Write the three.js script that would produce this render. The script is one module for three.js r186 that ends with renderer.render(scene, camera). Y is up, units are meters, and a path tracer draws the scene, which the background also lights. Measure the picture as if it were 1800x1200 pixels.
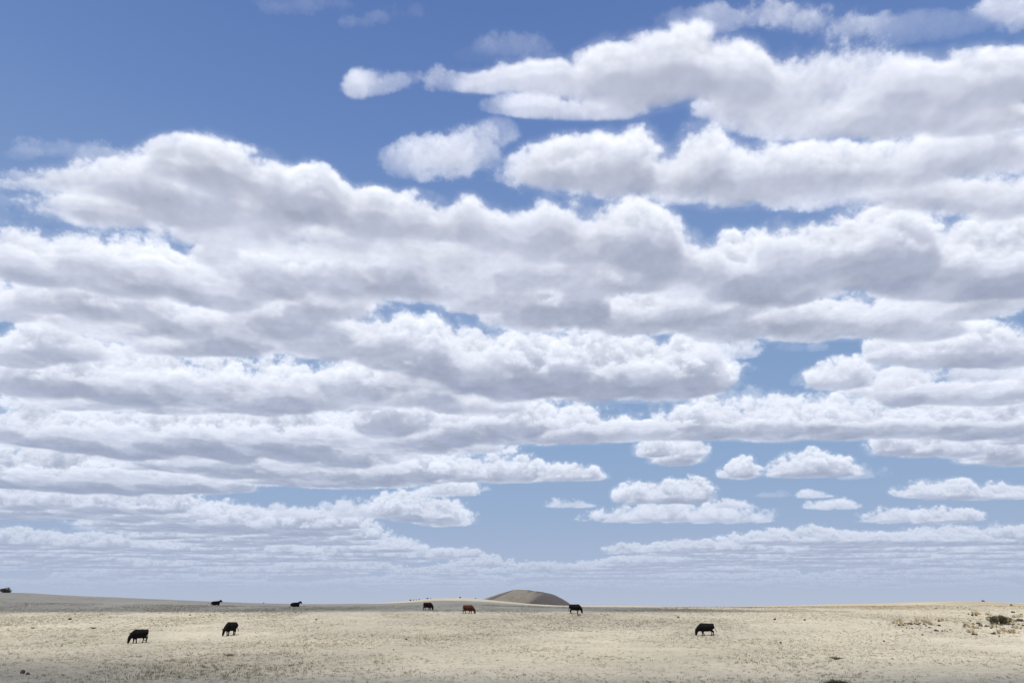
import * as THREE from 'three';
import { MarchingCubes } from 'three/addons/objects/MarchingCubes.js';
import { mergeGeometries, mergeVertices } from 'three/addons/utils/BufferGeometryUtils.js';

// ---- camera, sun, exposure ----
const scene = new THREE.Scene();
const camera = new THREE.PerspectiveCamera(53, 1024 / 682, 0.1, 60000);
camera.position.set(0, 4.2, 0);
camera.rotation.x = 21.17 * Math.PI / 180;
const renderer = new THREE.WebGLRenderer({ antialias: true });
renderer.setSize(1024, 682);
renderer.toneMapping = THREE.LinearToneMapping;
renderer.toneMappingExposure = 1;
renderer.shadowMap.enabled = true;
const SUN_POWER = 4.6;

// ---- sky: air, and cumulus marched as volumes standing at their own places (km) ----
const SKY = { W: 4096, H: 2560, A: 2.0 };
function rng(seed) { let s = seed | 0; return () => { s = (s + 0x6d2b79f5) | 0; let t = Math.imul(s ^ (s >>> 15), 1 | s); t = (t + Math.imul(t ^ (t >>> 7), 61 | t)) ^ t; return ((t ^ (t >>> 14)) >>> 0) / 4294967296; }; }
const clamp = (x, a, b) => x < a ? a : x > b ? b : x;
const smooth = (a, b, x) => { const t = clamp((x - a) / (b - a), 0, 1); return t * t * (3 - 2 * t); };
const lin = (c) => { c /= 255; return c <= 0.04045 ? c / 12.92 : Math.pow((c + 0.055) / 1.055, 2.4); };
const D2R = Math.PI / 180;

// tileable 3D noise, N^3: rounded cells broken up by gradient-like value noise
const NV = 128;
function makeNoise() {
  const out = new Float32Array(NV * NV * NV), r = rng(77);
  const value = (n) => { const g = new Float32Array(n * n * n); for (let i = 0; i < g.length; i++) g[i] = r(); return g; };
  const addValue = (n, amp) => {
    const g = value(n), k = n / NV, F = (t) => t * t * t * (t * (t * 6 - 15) + 10);
    for (let z = 0; z < NV; z++) { const fz = z * k, z0 = Math.floor(fz), wz = F(fz - z0), z1 = (z0 + 1) % n;
      for (let y = 0; y < NV; y++) { const fy = y * k, y0 = Math.floor(fy), wy = F(fy - y0), y1 = (y0 + 1) % n;
        const a = (z0 * n + y0) * n, b = (z0 * n + y1) * n, c = (z1 * n + y0) * n, d = (z1 * n + y1) * n;
        for (let x = 0; x < NV; x++) { const fx = x * k, x0 = Math.floor(fx), wx = F(fx - x0), x1 = (x0 + 1) % n;
          const p = g[a + x0] + (g[a + x1] - g[a + x0]) * wx, q = g[b + x0] + (g[b + x1] - g[b + x0]) * wx, s = g[c + x0] + (g[c + x1] - g[c + x0]) * wx, t = g[d + x0] + (g[d + x1] - g[d + x0]) * wx;
          const u = p + (q - p) * wy, v = s + (t - s) * wy;
          out[(z * NV + y) * NV + x] += amp * (u + (v - u) * wz - 0.5);
        } } }
  };
  const addCells = (n, amp) => {
    const g = value(n), h = value(n), k2 = value(n), s = NV / n;
    for (let z = 0; z < NV; z++) for (let y = 0; y < NV; y++) for (let x = 0; x < NV; x++) {
      const fx = x / s, fy = y / s, fz = z / s, cx = Math.floor(fx), cy = Math.floor(fy), cz = Math.floor(fz);
      let best = 9;
      for (let dz = -1; dz < 2; dz++) { const zz = (cz + dz + n) % n; for (let dy = -1; dy < 2; dy++) { const yy = (cy + dy + n) % n; for (let dx = -1; dx < 2; dx++) {
        const i = (zz * n + yy) * n + (cx + dx + n) % n, ex = cx + dx + g[i] - fx, ey = cy + dy + h[i] - fy, ez = cz + dz + k2[i] - fz, d = ex * ex + ey * ey + ez * ez;
        if (d < best) best = d;
      } } }
      out[(z * NV + y) * NV + x] += amp * (0.5 - Math.sqrt(best)); 
    }
  };
  addCells(4, 0.55); addCells(8, 0.34); addCells(16, 0.2); addCells(32, 0.1);
  addValue(4, 0.55); addValue(8, 0.32); addValue(16, 0.2); addValue(32, 0.12); addValue(64, 0.07);
  let m = 0, v = 0; for (const x of out) m += x; m /= out.length; for (const x of out) v += (x - m) ** 2; v = Math.sqrt(v / out.length);
  for (let i = 0; i < out.length; i++) out[i] = (out[i] - m) / v;
  return out;
}
const NOISE = makeNoise();
function noise(x, y, z) {
  x = (x - Math.floor(x)) * NV; y = (y - Math.floor(y)) * NV; z = (z - Math.floor(z)) * NV;
  const x0 = x | 0, y0 = y | 0, z0 = z | 0, wx = x - x0, wy = y - y0, wz = z - z0;
  const X0 = x0 & 127, X1 = (x0 + 1) & 127, Y0 = (y0 & 127) << 7, Y1 = ((y0 + 1) & 127) << 7, Z0 = (z0 & 127) << 14, Z1 = ((z0 + 1) & 127) << 14;
  const a = NOISE[Z0 + Y0 + X0], b = NOISE[Z0 + Y1 + X0], c = NOISE[Z1 + Y0 + X0], d = NOISE[Z1 + Y1 + X0];
  const p = a + (NOISE[Z0 + Y0 + X1] - a) * wx, q = b + (NOISE[Z0 + Y1 + X1] - b) * wx, s = c + (NOISE[Z1 + Y0 + X1] - c) * wx, t = d + (NOISE[Z1 + Y1 + X1] - d) * wx;
  const u = p + (q - p) * wy, v = s + (t - s) * wy;
  return u + (v - u) * wz;
}

// a lobe: half ellipsoid dome on a flat base at height A, seen at azimuth az, between the far edge of its base (elevation el0) and its top (el1)
const lobes = [];
function addLobe(az, el1, el0, hw, k, flat, thin) {   // hw: half width in degrees of arc
  const c = Math.cos(az * D2R), t0 = Math.tan(el0 * D2R), t1 = Math.tan(el1 * D2R), elN = el0 + flat * (el1 - el0), far = SKY.A / t0 * c, near = SKY.A / Math.tan(elN * D2R) * c;
  const z = (far + near) / 2, rz = (far - near) / 2, T = Math.max((near + rz * 0.35) / c * t1 - SKY.A, 0.04) * 1.02, h = hw / Math.cos((el0 + el1) / 2 * D2R), rx = z * (Math.tan((az + h) * D2R) - Math.tan((az - h) * D2R)) / 2;
  putLobe(z * Math.tan(az * D2R), -z, rx, thin ? rz : Math.max(rz, rx * 0.25, T * 0.6), T, k);
}
function putLobe(x, z, rx, rz, T, k) { lobes.push({ x, z, D: Math.hypot(x, z), rx, rz, T, k, ty: 0.1 * T + 0.015, ox: 0, oz: 0, oy: 0, dx: 0, dy: 0, dz: 0, sx: 0, sy: 0, sz: 0 }); }
const SUN_EL = 76, SUN_AZ = -150; // behind the camera, to the left, high
const SUN = [Math.sin(SUN_AZ * D2R) * Math.cos(SUN_EL * D2R), Math.sin(SUN_EL * D2R), -Math.cos(SUN_AZ * D2R) * Math.cos(SUN_EL * D2R)];
// clear air by elevation, sRGB
const AIR = [[-90, 176, 186, 205], [0, 180, 191, 211], [3, 168, 184, 211], [7, 153, 176, 208], [12, 141, 169, 206], [20, 129, 158, 200], [28, 122, 151, 198], [37, 105, 136, 191], [47, 92, 122, 180], [70, 80, 110, 172], [90, 74, 104, 168]].map(([e, r, g, b]) => [e, lin(r), lin(g), lin(b)]);
function air(el, out) {
  let i = 1; while (i < AIR.length - 1 && el > AIR[i][0]) i++;
  const a = AIR[i - 1], b = AIR[i], t = clamp((el - a[0]) / (b[0] - a[0]), 0, 1);
  for (let c = 0; c < 3; c++) out[c] = a[c + 1] + (b[c + 1] - a[c + 1]) * t;
}
const HAZE = [lin(172), lin(186), lin(212)];
const P = { veil: 0.05, sigma: 25, n1: 0.26, n2: 0.1, n3: 0.042, bias: 0.03, sharp: 3.2, w1: 1.6, w2: 0.4, w3: 0.13, sun: 0.7, amb: [0.302, 0.334, 0.45], ambTop: [0.34, 0.371, 0.466], hazeKm: 31 };

const S2 = 1.7 * 1.7, BUCKET = 1;
let buckets;
function fillBuckets() {
  buckets = Array.from({ length: 360 * 90 }, () => []);
  lobes.sort((a, b) => a.D - b.D);
  for (const l of lobes) {
    const X = l.rx * 1.7, Z = l.rz * 1.7, dx = Math.max(Math.abs(l.x) - X, 0), dz = Math.max(Math.abs(l.z) - Z, 0), near = Math.max(Math.hypot(dx, dz), 0.05), far = Math.hypot(Math.abs(l.x) + X, Math.abs(l.z) + Z);
    const mid = Math.atan2(l.x, -l.z) / D2R; let lo = 0, hi = 0;
    if (dx + dz === 0) { lo = -180; hi = 179; }
    else for (const i of [-1, 1]) for (const j of [-1, 1]) { let d = Math.atan2(l.x + i * X, -(l.z + j * Z)) / D2R - mid; if (d > 180) d -= 360; if (d < -180) d += 360; lo = Math.min(lo, d); hi = Math.max(hi, d); }
    const e0 = Math.max(0, Math.floor(Math.atan2(SKY.A - l.ty * 1.7, far) / D2R - 0.2)), e1 = Math.min(89, Math.floor(Math.atan2(SKY.A + l.T * 1.7, near) / D2R));
    for (let a = Math.floor(mid + lo - 0.3); a <= mid + hi + 0.3; a++) for (let e = e0; e <= e1; e++) buckets[e * 360 + ((a % 360) + 360) % 360].push(l);
  }
}
const act = [], LS = [0.02, 0.06, 0.13, 0.25, 0.45], LW = [0.04, 0.055, 0.095, 0.16, 0.22];
let fieldK = 1, fieldH = 0;
function field(t, ls) {   // shape of the lobes at ray distance t, moved ls towards the sun
  let F = -9, ks = 0, hs = 0, ws = 1e-9;
  for (let i = 0; i < act.length; i++) {
    const l = act[i];
    const x = l.ox + t * l.dx + ls * l.sx, z = l.oz + t * l.dz + ls * l.sz, y = l.oy + t * l.dy + ls * l.sy;
    const yy = y > 0 ? y : y * l.T / l.ty, f = 1 - Math.sqrt(x * x + z * z + yy * yy);
    if (f < -0.9) continue;
    const u = f + 0.9, w = u * u * u * u; ks += w * l.k; hs += w * y; ws += w;
    const h = Math.max(0.3 - Math.abs(f - F), 0) / 0.3;
    F = Math.max(f, F) + h * h * 0.075;
  }
  fieldK = ks / ws; fieldH = hs / ws;
  return F < -0.15 ? F - (-0.15 - F) * 0.5 : F;
}
let jit = 4711;
const col = [0, 0, 0], rgb = [0, 0, 0];
function shade(az, el, coarse) {
  air(el, rgb);
  const ce = Math.cos(el * D2R), dx = Math.sin(az * D2R) * ce, dy = Math.sin(el * D2R), dz = -Math.cos(az * D2R) * ce;
  const list = buckets[clamp(Math.floor(el), 0, 89) * 360 + ((Math.floor(az) % 360) + 360) % 360];
  act.length = 0; let tmin = 1e9, tmax = -1;
  for (const l of list) {
    l.ox = -l.x / l.rx; l.oz = -l.z / l.rz; l.oy = -SKY.A / l.T;
    l.dx = dx / l.rx; l.dz = dz / l.rz; l.dy = dy / l.T;
    const a = l.dx * l.dx + l.dy * l.dy + l.dz * l.dz, b = l.ox * l.dx + l.oz * l.dz + l.oy * l.dy, c = l.ox * l.ox + l.oz * l.oz + l.oy * l.oy - S2, q = b * b - a * c;
    if (q <= 0) continue;
    const s = Math.sqrt(q); let t0 = (-b - s) / a, t1 = (-b + s) / a;
    t0 = Math.max(t0, (SKY.A - l.ty * 1.7) / dy);
    if (t1 <= t0 || t1 < 0) continue;
    l.sx = SUN[0] / l.rx; l.sz = SUN[2] / l.rz; l.sy = SUN[1] / l.T;
    l.t0 = t0; l.t1 = t1; act.push(l);
    if (t0 < tmin) tmin = t0; if (t1 > tmax) tmax = t1;
  }
  if (!act.length) return rgb;
  jit = (jit * 16807) % 2147483647;
  let tr = 1, t = tmin + (jit / 2147483647 - 0.5) * (tmin * 0.0025 * coarse + 0.006); col[0] = col[1] = col[2] = 0;
  let base = tmin * 0.0025 * coarse + 0.006; let n = 0, hit = 0, hitW = 0;
  while (t < tmax && n++ < 600) {
    const step = Math.max(base, t * 0.0025 * coarse);
    const F = field(t, 0);
    if (F < -1.1) { // far outside: look for the next lobe
      let skip = step * 2;
      t += skip; continue;
    }
    const k = fieldK, H = fieldH, px = dx * t, py = dy * t, pz = dz * t;
    const lod = clamp(1.3 - t / 40, 0.35, 1);
    const n1 = noise(px / P.w1, py / (P.w1 * 0.8), pz / P.w1), n2 = noise(px / P.w2 + 0.37, py / P.w2 + 0.11, pz / P.w2 + 0.71);
    const wisp = clamp((0.95 - k) * 1.6, 0, 1), rough = (0.35 + 0.65 * clamp(H * 2.5 + wisp, 0, 1)) * (1 + 0.45 * wisp);
    const n3 = t < 20 ? noise(px / P.w3 + 0.13, py / P.w3 + 0.57, pz / P.w3 + 0.29) * clamp(1.3 - t / 16, 0, 1) * (1 + 1.6 * wisp) : 0;
    let d = (F + rough * (P.n1 * n1 + P.n2 * n2 * lod + P.n3 * n3) + P.bias) * P.sharp;
    const veil = P.veil * smooth(-1.5, 0.2, d);   // thin vapour round the body
    if (d <= 0 && veil < 0.002) { t += step * 1.5; continue; }
    d = (d > 0 ? Math.min(d, 1) : 0) * (1 - P.veil) + veil;
    d = d * (1 - wisp * 0.88) * Math.min(k * 1.5, 1) * clamp((F + 0.95) * 2, 0, 1);
    let tau = 0;
    for (let i = 0; i < 5; i++) {
      const ls = LS[i], Fl = field(t, ls);
      if (Fl < -0.9) continue;
      const m1 = noise((px + SUN[0] * ls) / P.w1, (py + SUN[1] * ls) / (P.w1 * 0.8), (pz + SUN[2] * ls) / P.w1);
      const m = (Fl + P.n1 * m1 + P.bias + (i < 2 ? P.n2 * 0.6 * noise((px + SUN[0] * ls) / P.w2 + 0.37, (py + SUN[1] * ls) / P.w2 + 0.11, (pz + SUN[2] * ls) / P.w2 + 0.71) : 0)) * P.sharp;
      if (m > 0) tau += Math.min(m, 1) * LW[i] * (1 - wisp * 0.85);
    }
    tau *= P.sigma;
    const lit = 0.6 * Math.exp(-tau * 0.52) + 0.4 * Math.exp(-tau * 0.13), up = clamp(H * 1.1, 0, 1);
    const a = 1 - Math.exp(-P.sigma * d * step), w = tr * a * clamp(1 + 0.06 * n1 + 0.03 * n2 * lod + 0.02 * n3, 0.8, 1.2);
    for (let c = 0; c < 3; c++) col[c] += w * (P.sun * [1, 0.985, 0.95][c] * lit + P.amb[c] + (P.ambTop[c] - P.amb[c]) * up);
    hit += tr * a * t; hitW += tr * a;
    tr *= 1 - a;
    if (tr < 0.015) { tr = 0; break; }
    t += step;
  }
  if (hitW > 0) {
    const D = hit / hitW, f = Math.exp(-D / P.hazeKm);
    // the air in front of the cloud takes part of its light and adds its own
    for (let c = 0; c < 3; c++) rgb[c] = rgb[c] * tr + col[c] * f + (1 - tr) * (1 - f) * (HAZE[c] * 0.3 + rgb[c] * 0.7);
  }
  return rgb;
}
const CUMULI = [];
CUMULI.push([-21.3, 46.1, 45.2, 3.1, 0.3], [-16.4, 45.5, 44.7, 1.2, 0.34], [-14.4, 46.1, 45.3, 1.6, 0.34], [-11.7, 46.7, 46, 1.7, 0.26], [0.3, 45.7, 43.8, 2.3, 0.34], [2.5, 45.4, 44.5, 1, 0.3], [-3, 44.3, 43.5, 1.8, 0.08], [-23.8, 45.4, 44.9, 1.5, 0.06], [17.5, 45.6, 44.8, 1.6, 0.25], [18.9, 45.6, 44.2, 1.6, 0.35], [21.7, 45.3, 43.7, 2.1, 0.45], [27.3, 44.8, 42.8, 1.8, 0.5], [29.5, 43.6, 41.6, 2.1, 0.5], [32.6, 42.3, 40.1, 2.2, 0.5], [35.4, 40.7, 39.5, 1.6, 0.4], [39.1, 39.6, 38.3, 2.3, 0.3], [37.1, 39.8, 38.7, 2.1, 0.32], [41, 38.7, 37.8, 1.7, 0.28], [43.8, 38.8, 37, 1.3, 0.6], [44.5, 37.9, 36, 1, 0.5], [-15.9, 41.5, 39.7, 0.8, 0.6], [-14.6, 41.7, 40.1, 1.3, 0.5], [-12.4, 42.2, 40.8, 1.7, 0.45], [-10.6, 42.6, 41.3, 1.1, 0.4], [-7.5, 43, 41.1, 1.4, 0.45], [-6, 42.8, 41.5, 1.3, 0.35], [-3, 43.4, 41.2, 2.8, 0.8], [0.3, 43.6, 41.3, 2.7, 0.9], [-1.7, 41, 39.7, 1.2, 0.4], [0.9, 41, 39.6, 2.2, 0.6], [3.5, 41, 39.3, 2.7, 0.7], [6.4, 40.6, 39, 2.7, 0.8], [3.9, 43.8, 41, 3.1, 1], [7.1, 43.9, 40.6, 3.1, 1], [10.7, 44.3, 39.9, 3.4, 1], [14.1, 44.3, 39.2, 3.4, 1], [17.5, 44, 39.7, 3.3, 1], [20.2, 43, 39, 2.8, 1], [10.4, 40.8, 38.8, 3.1, 0.9], [24.2, 41.9, 37.5, 2.3, 1], [22.3, 39.4, 36.8, 2.8, 0.8], [25.2, 39.5, 35.4, 3.1, 0.8], [29, 41.3, 36, 2.9, 0.6], [32.2, 40.7, 35.9, 3.1, 0.6], [28.7, 36.7, 34.2, 3.3, 0.8], [33, 36.2, 33.1, 3.7, 1], [36.1, 38.1, 34.3, 2.8, 1], [39.5, 37.1, 32.7, 2.3, 1], [42.6, 35.8, 31.9, 2.2, 1], [37.7, 34.9, 31.8, 3.7, 1], [41.6, 33.4, 30.6, 3.1, 1], [-11.2, 36.8, 34.4, 1.5, 0.4], [-9, 37.6, 34.4, 2.2, 0.5], [-6.2, 38, 34.7, 2.5, 0.55], [-3.4, 38.6, 35.6, 2.3, 0.45], [-1.2, 39, 36.9, 1.1, 0.3], [-1.7, 37.2, 35.2, 2.3, 0.35], [0.3, 36.1, 34.2, 1.8, 0.4], [2.5, 36.8, 34, 2.3, 0.8], [5.6, 37.3, 33.5, 3, 1]);
CUMULI.push([9.5, 37.2, 33, 3.2, 0.9], [13.3, 37.2, 32.5, 3.1, 0.9], [17.5, 37.1, 31.7, 3.4, 0.9], [20.9, 35.4, 30.7, 3.3, 0.9], [24.8, 34.8, 30.5, 3.1, 0.9], [28, 33.9, 30.2, 3, 0.9], [31.4, 32.5, 29.6, 2.8, 0.8], [34.6, 32, 29, 3, 0.8], [38, 31.7, 28.5, 3.1, 0.9], [41.3, 31.4, 27.8, 2.5, 0.9], [33.8, 30.2, 27.5, 3, 0.7], [37.4, 29.1, 26.4, 2.8, 0.8], [40.5, 28.4, 25.1, 2.3, 0.8], [30.2, 30.4, 28.7, 2.5, 0.4], [-40.2, 30.7, 29.3, 0.9, 0.36], [-38.7, 31, 29.9, 0.8, 0.32], [-35.5, 31.8, 30.3, 1.2, 0.38], [-41.1, 29.9, 28.8, 0.8, 0.3], [-31.4, 33.6, 31.9, 1.2, 1], [-29, 34.1, 32.2, 1.4, 1], [-40.3, 29, 27.6, 1.7, 0.5], [-37.8, 30, 27.8, 2.2, 0.8], [-35.2, 30.9, 28, 2.6, 0.9], [-32, 32.3, 28, 2.8, 1], [-29.9, 33.9, 30.6, 2.2, 1], [-28.1, 34.1, 30.7, 2.2, 1], [-25.7, 33.7, 30.3, 2.3, 1], [-23.5, 33.7, 30.3, 2, 1], [-28.3, 31.7, 27.5, 4.1, 1], [-33.1, 29.6, 26.5, 3.8, 0.9], [-36.6, 28.2, 26.5, 2.2, 0.7], [-21.1, 33.2, 28.9, 2.9, 1], [-19, 33.7, 29.7, 2.1, 1], [-16.6, 33, 29.1, 3, 1], [-14, 33, 29, 3.1, 1], [-10.8, 32.9, 29.3, 3.2, 1], [-7.6, 32.9, 29.2, 3.2, 1], [-4.4, 32.7, 29.1, 3.3, 1], [-1.1, 32.4, 28.7, 2.8, 1], [-23.1, 30.3, 27.7, 4.4, 0.8], [-16.7, 30.4, 27.7, 4.8, 0.8], [2.2, 32.8, 27.8, 2.8, 1], [5.4, 33.1, 27.7, 3.1, 1], [8.6, 32.8, 27.6, 2.8, 1], [11, 32.1, 26.9, 2.3, 1], [13.3, 31.2, 26.3, 2.2, 1], [15.4, 29.8, 25.6, 2.2, 1], [17.6, 28.8, 24.9, 2.4, 0.9], [19.9, 28.3, 23.7, 2.5, 1], [22.2, 27.6, 22.9, 2.5, 1], [24.1, 26.1, 22.6, 2, 1], [10.5, 28.3, 25.1, 4.1, 0.8], [3.2, 29.2, 25.9, 4.7, 0.8], [-4.3, 30.1, 26.8, 4.2, 0.8], [23.6, 28.8, 25.4, 1.9, 0.9], [26, 28.9, 24.1, 2.3, 1], [29.1, 29.1, 24, 2.6, 1], [31.8, 28.1, 22.6, 2.8, 1], [34.7, 26.8, 21.7, 3, 1], [37.8, 26, 20.4, 2.8, 1]);
CUMULI.push([39.8, 25, 20, 2, 1], [29, 25.5, 23, 3.7, 1], [34.2, 23.9, 21.1, 3.7, 1], [-39.9, 24.6, 21.3, 1.5, 0.9], [-38.5, 24.4, 21.3, 1.5, 0.9], [-36.7, 24.3, 21.4, 1.9, 0.9], [-35.1, 25.9, 21.8, 1.6, 0.6], [-33.1, 25.5, 22, 2.1, 0.7], [-31, 25.1, 22, 2.5, 0.8], [-26, 27.8, 25.2, 1.9, 0.8], [-23.7, 27.9, 24.5, 2.4, 0.7], [-27.3, 25.4, 22.1, 2.3, 0.9], [-24.6, 25.1, 22.1, 2.4, 0.9], [-21.2, 27, 23.5, 3.3, 0.8], [-17.4, 28, 24.4, 3.9, 0.8], [-13, 28.6, 24.9, 4.5, 0.8], [-8.4, 28.5, 24.7, 4.2, 0.8], [-36.1, 22.1, 19.6, 3.2, 0.8], [-40.9, 26.4, 24.7, 1.4, 0.2], [-32.9, 27.2, 25.9, 1.4, 0.12], [-2.1, 26.9, 23.8, 3.8, 0.8], [2.6, 26.4, 22.6, 3.8, 0.8], [6.2, 26.7, 23, 4.2, 1], [10.7, 25.5, 21.8, 4.1, 1], [15.2, 25.6, 21.7, 4, 0.9], [19.4, 24.1, 20.5, 3.4, 0.9], [23.4, 23.1, 20, 3.2, 0.9], [26.8, 22.9, 19.8, 3.1, 0.9], [30.4, 22, 19, 2.9, 0.9], [33.3, 21, 18.3, 2.4, 0.8], [36, 21, 19.1, 2.2, 0.8], [38.1, 20.7, 19.2, 1.8, 0.7], [25.4, 21.2, 19.5, 2.4, 0.8], [-38.7, 20.7, 18.4, 1.8, 0.7], [-32.4, 22.2, 19.8, 3.1, 0.8], [-28, 21.9, 19.3, 3, 1], [-26.4, 20.8, 18.3, 4.2, 1], [-23.2, 22.2, 18.9, 3.7, 0.9], [-19.8, 24.5, 20.5, 3.8, 0.9], [-16, 23.6, 19.5, 4, 1], [-13.1, 23.5, 19.7, 3.2, 0.9], [-11, 21.8, 18.9, 2.6, 0.9], [-34.8, 19.2, 16.5, 2.6, 0.8], [-37.3, 17.8, 15.6, 2.2, 0.8], [-17.2, 25.3, 22.2, 3.5, 0.7], [-35.6, 17, 13.9, 2.9, 0.8], [-32.1, 17.6, 14.1, 3.1, 0.9], [-27.9, 18, 14.4, 3.4, 0.9], [-23.9, 18.2, 14.7, 3.6, 0.8], [-20.4, 18.1, 14.6, 3.8, 0.8], [-16.4, 18.3, 15.2, 3.5, 0.9], [-12.8, 19.7, 16, 3.2, 0.8], [-32.8, 14.7, 13.3, 3.7, 0.7], [-27.3, 15.3, 13.7, 3.4, 0.7], [-6.6, 22.8, 18.2, 2.8, 0.9], [-3.5, 22.3, 17.3, 3.1, 1], [0, 21.9, 16.9, 3.8, 1], [4, 21.9, 16.9, 3.8, 1], [8, 21.5, 16.7, 3.7, 1], [11.4, 21.2, 16.6, 3.2, 1]);
CUMULI.push([14.7, 20.7, 16.4, 2.7, 0.9], [16.5, 18.5, 16.2, 2, 0.8], [18.2, 20.6, 19, 2.3, 0.5], [-8.9, 19, 16, 4.2, 0.8], [-3.9, 17.8, 15.4, 4.2, 0.7], [23.7, 19.5, 18.9, 1.1, 0.2], [25.5, 19.5, 18.7, 0.8, 0.3], [30.4, 19, 17.1, 1.4, 0.8], [32.5, 18.5, 16.5, 2.1, 0.9], [35, 18.5, 16, 2.3, 1], [37.4, 18.3, 15.6, 2.2, 1], [38.7, 18.1, 15.7, 1.5, 1], [23.6, 17, 16.2, 0.6, 0.25], [25.7, 17.5, 15.8, 1.4, 0.7], [27.3, 17.5, 15.6, 1.7, 0.8], [29.9, 17.2, 16, 1.4, 0.4], [29.1, 16.3, 14.5, 1.8, 0.6], [31.3, 16.3, 13.9, 1.8, 0.9], [33.4, 15.6, 13.6, 2.3, 0.8], [36, 15.2, 13.2, 2.5, 0.9], [38.1, 15.3, 13.1, 1.8, 0.9], [34.9, 16.5, 15, 3.6, 0.5], [-36.5, 13, 10.6, 1.9, 1], [-34.9, 13.1, 10.5, 1.9, 0.9], [-32.4, 13, 10.4, 2.4, 0.8], [-29.5, 13.3, 10.3, 2.5, 0.9], [-27.3, 13.7, 10.9, 2.2, 1], [-25, 14.2, 11.1, 2.3, 1], [-22.9, 14.4, 10.8, 2.4, 0.9], [-20, 14.9, 11.5, 2.9, 0.9], [-17.4, 15, 11.2, 3, 0.8], [-14.1, 14.1, 10.9, 4, 0.8], [-10.2, 16.6, 13.4, 3.2, 0.8], [-6.8, 16.3, 12.6, 3.3, 0.8], [-3.4, 16.9, 13.1, 3.3, 0.9], [-1, 17, 13.2, 2.8, 1], [1.5, 16.6, 13.3, 1.9, 1], [3.4, 15.7, 13, 2.4, 0.8], [5.8, 15.6, 13, 2.8, 0.9], [8.7, 15.2, 13, 2.8, 0.9], [12, 15.1, 13, 3.2, 0.8], [14.8, 15.3, 12.9, 2.7, 0.9], [16.6, 15.8, 12.9, 2.4, 1], [19.3, 15.3, 12.7, 2.5, 0.9], [21.8, 15.3, 12.4, 2.5, 0.9], [24.3, 14.7, 12.3, 2.8, 0.8], [27.1, 14.7, 12, 2.6, 1], [29.7, 14, 11.8, 2.5, 0.9], [32.6, 13.7, 11.4, 2.7, 0.9], [35.6, 13.8, 11, 2.5, 0.9], [37.5, 13.1, 10.5, 1.5, 0.9], [21.2, 16.2, 14.8, 2.9, 0.3], [25.8, 15.5, 14.4, 2.7, 0.3], [-5.8, 13.3, 12, 2.8, 0.7], [-2.9, 13.4, 12.1, 2.1, 0.7], [-25, 11.9, 9.7, 3.5, 0.8], [-20.5, 11.9, 9.5, 3.7, 0.8], [-15.7, 11.3, 9.5, 3.9, 0.7], [11.9, 12.9, 11.5, 1.3, 0.9], [13.7, 12.9, 10.9, 1.8, 0.9]);
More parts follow.
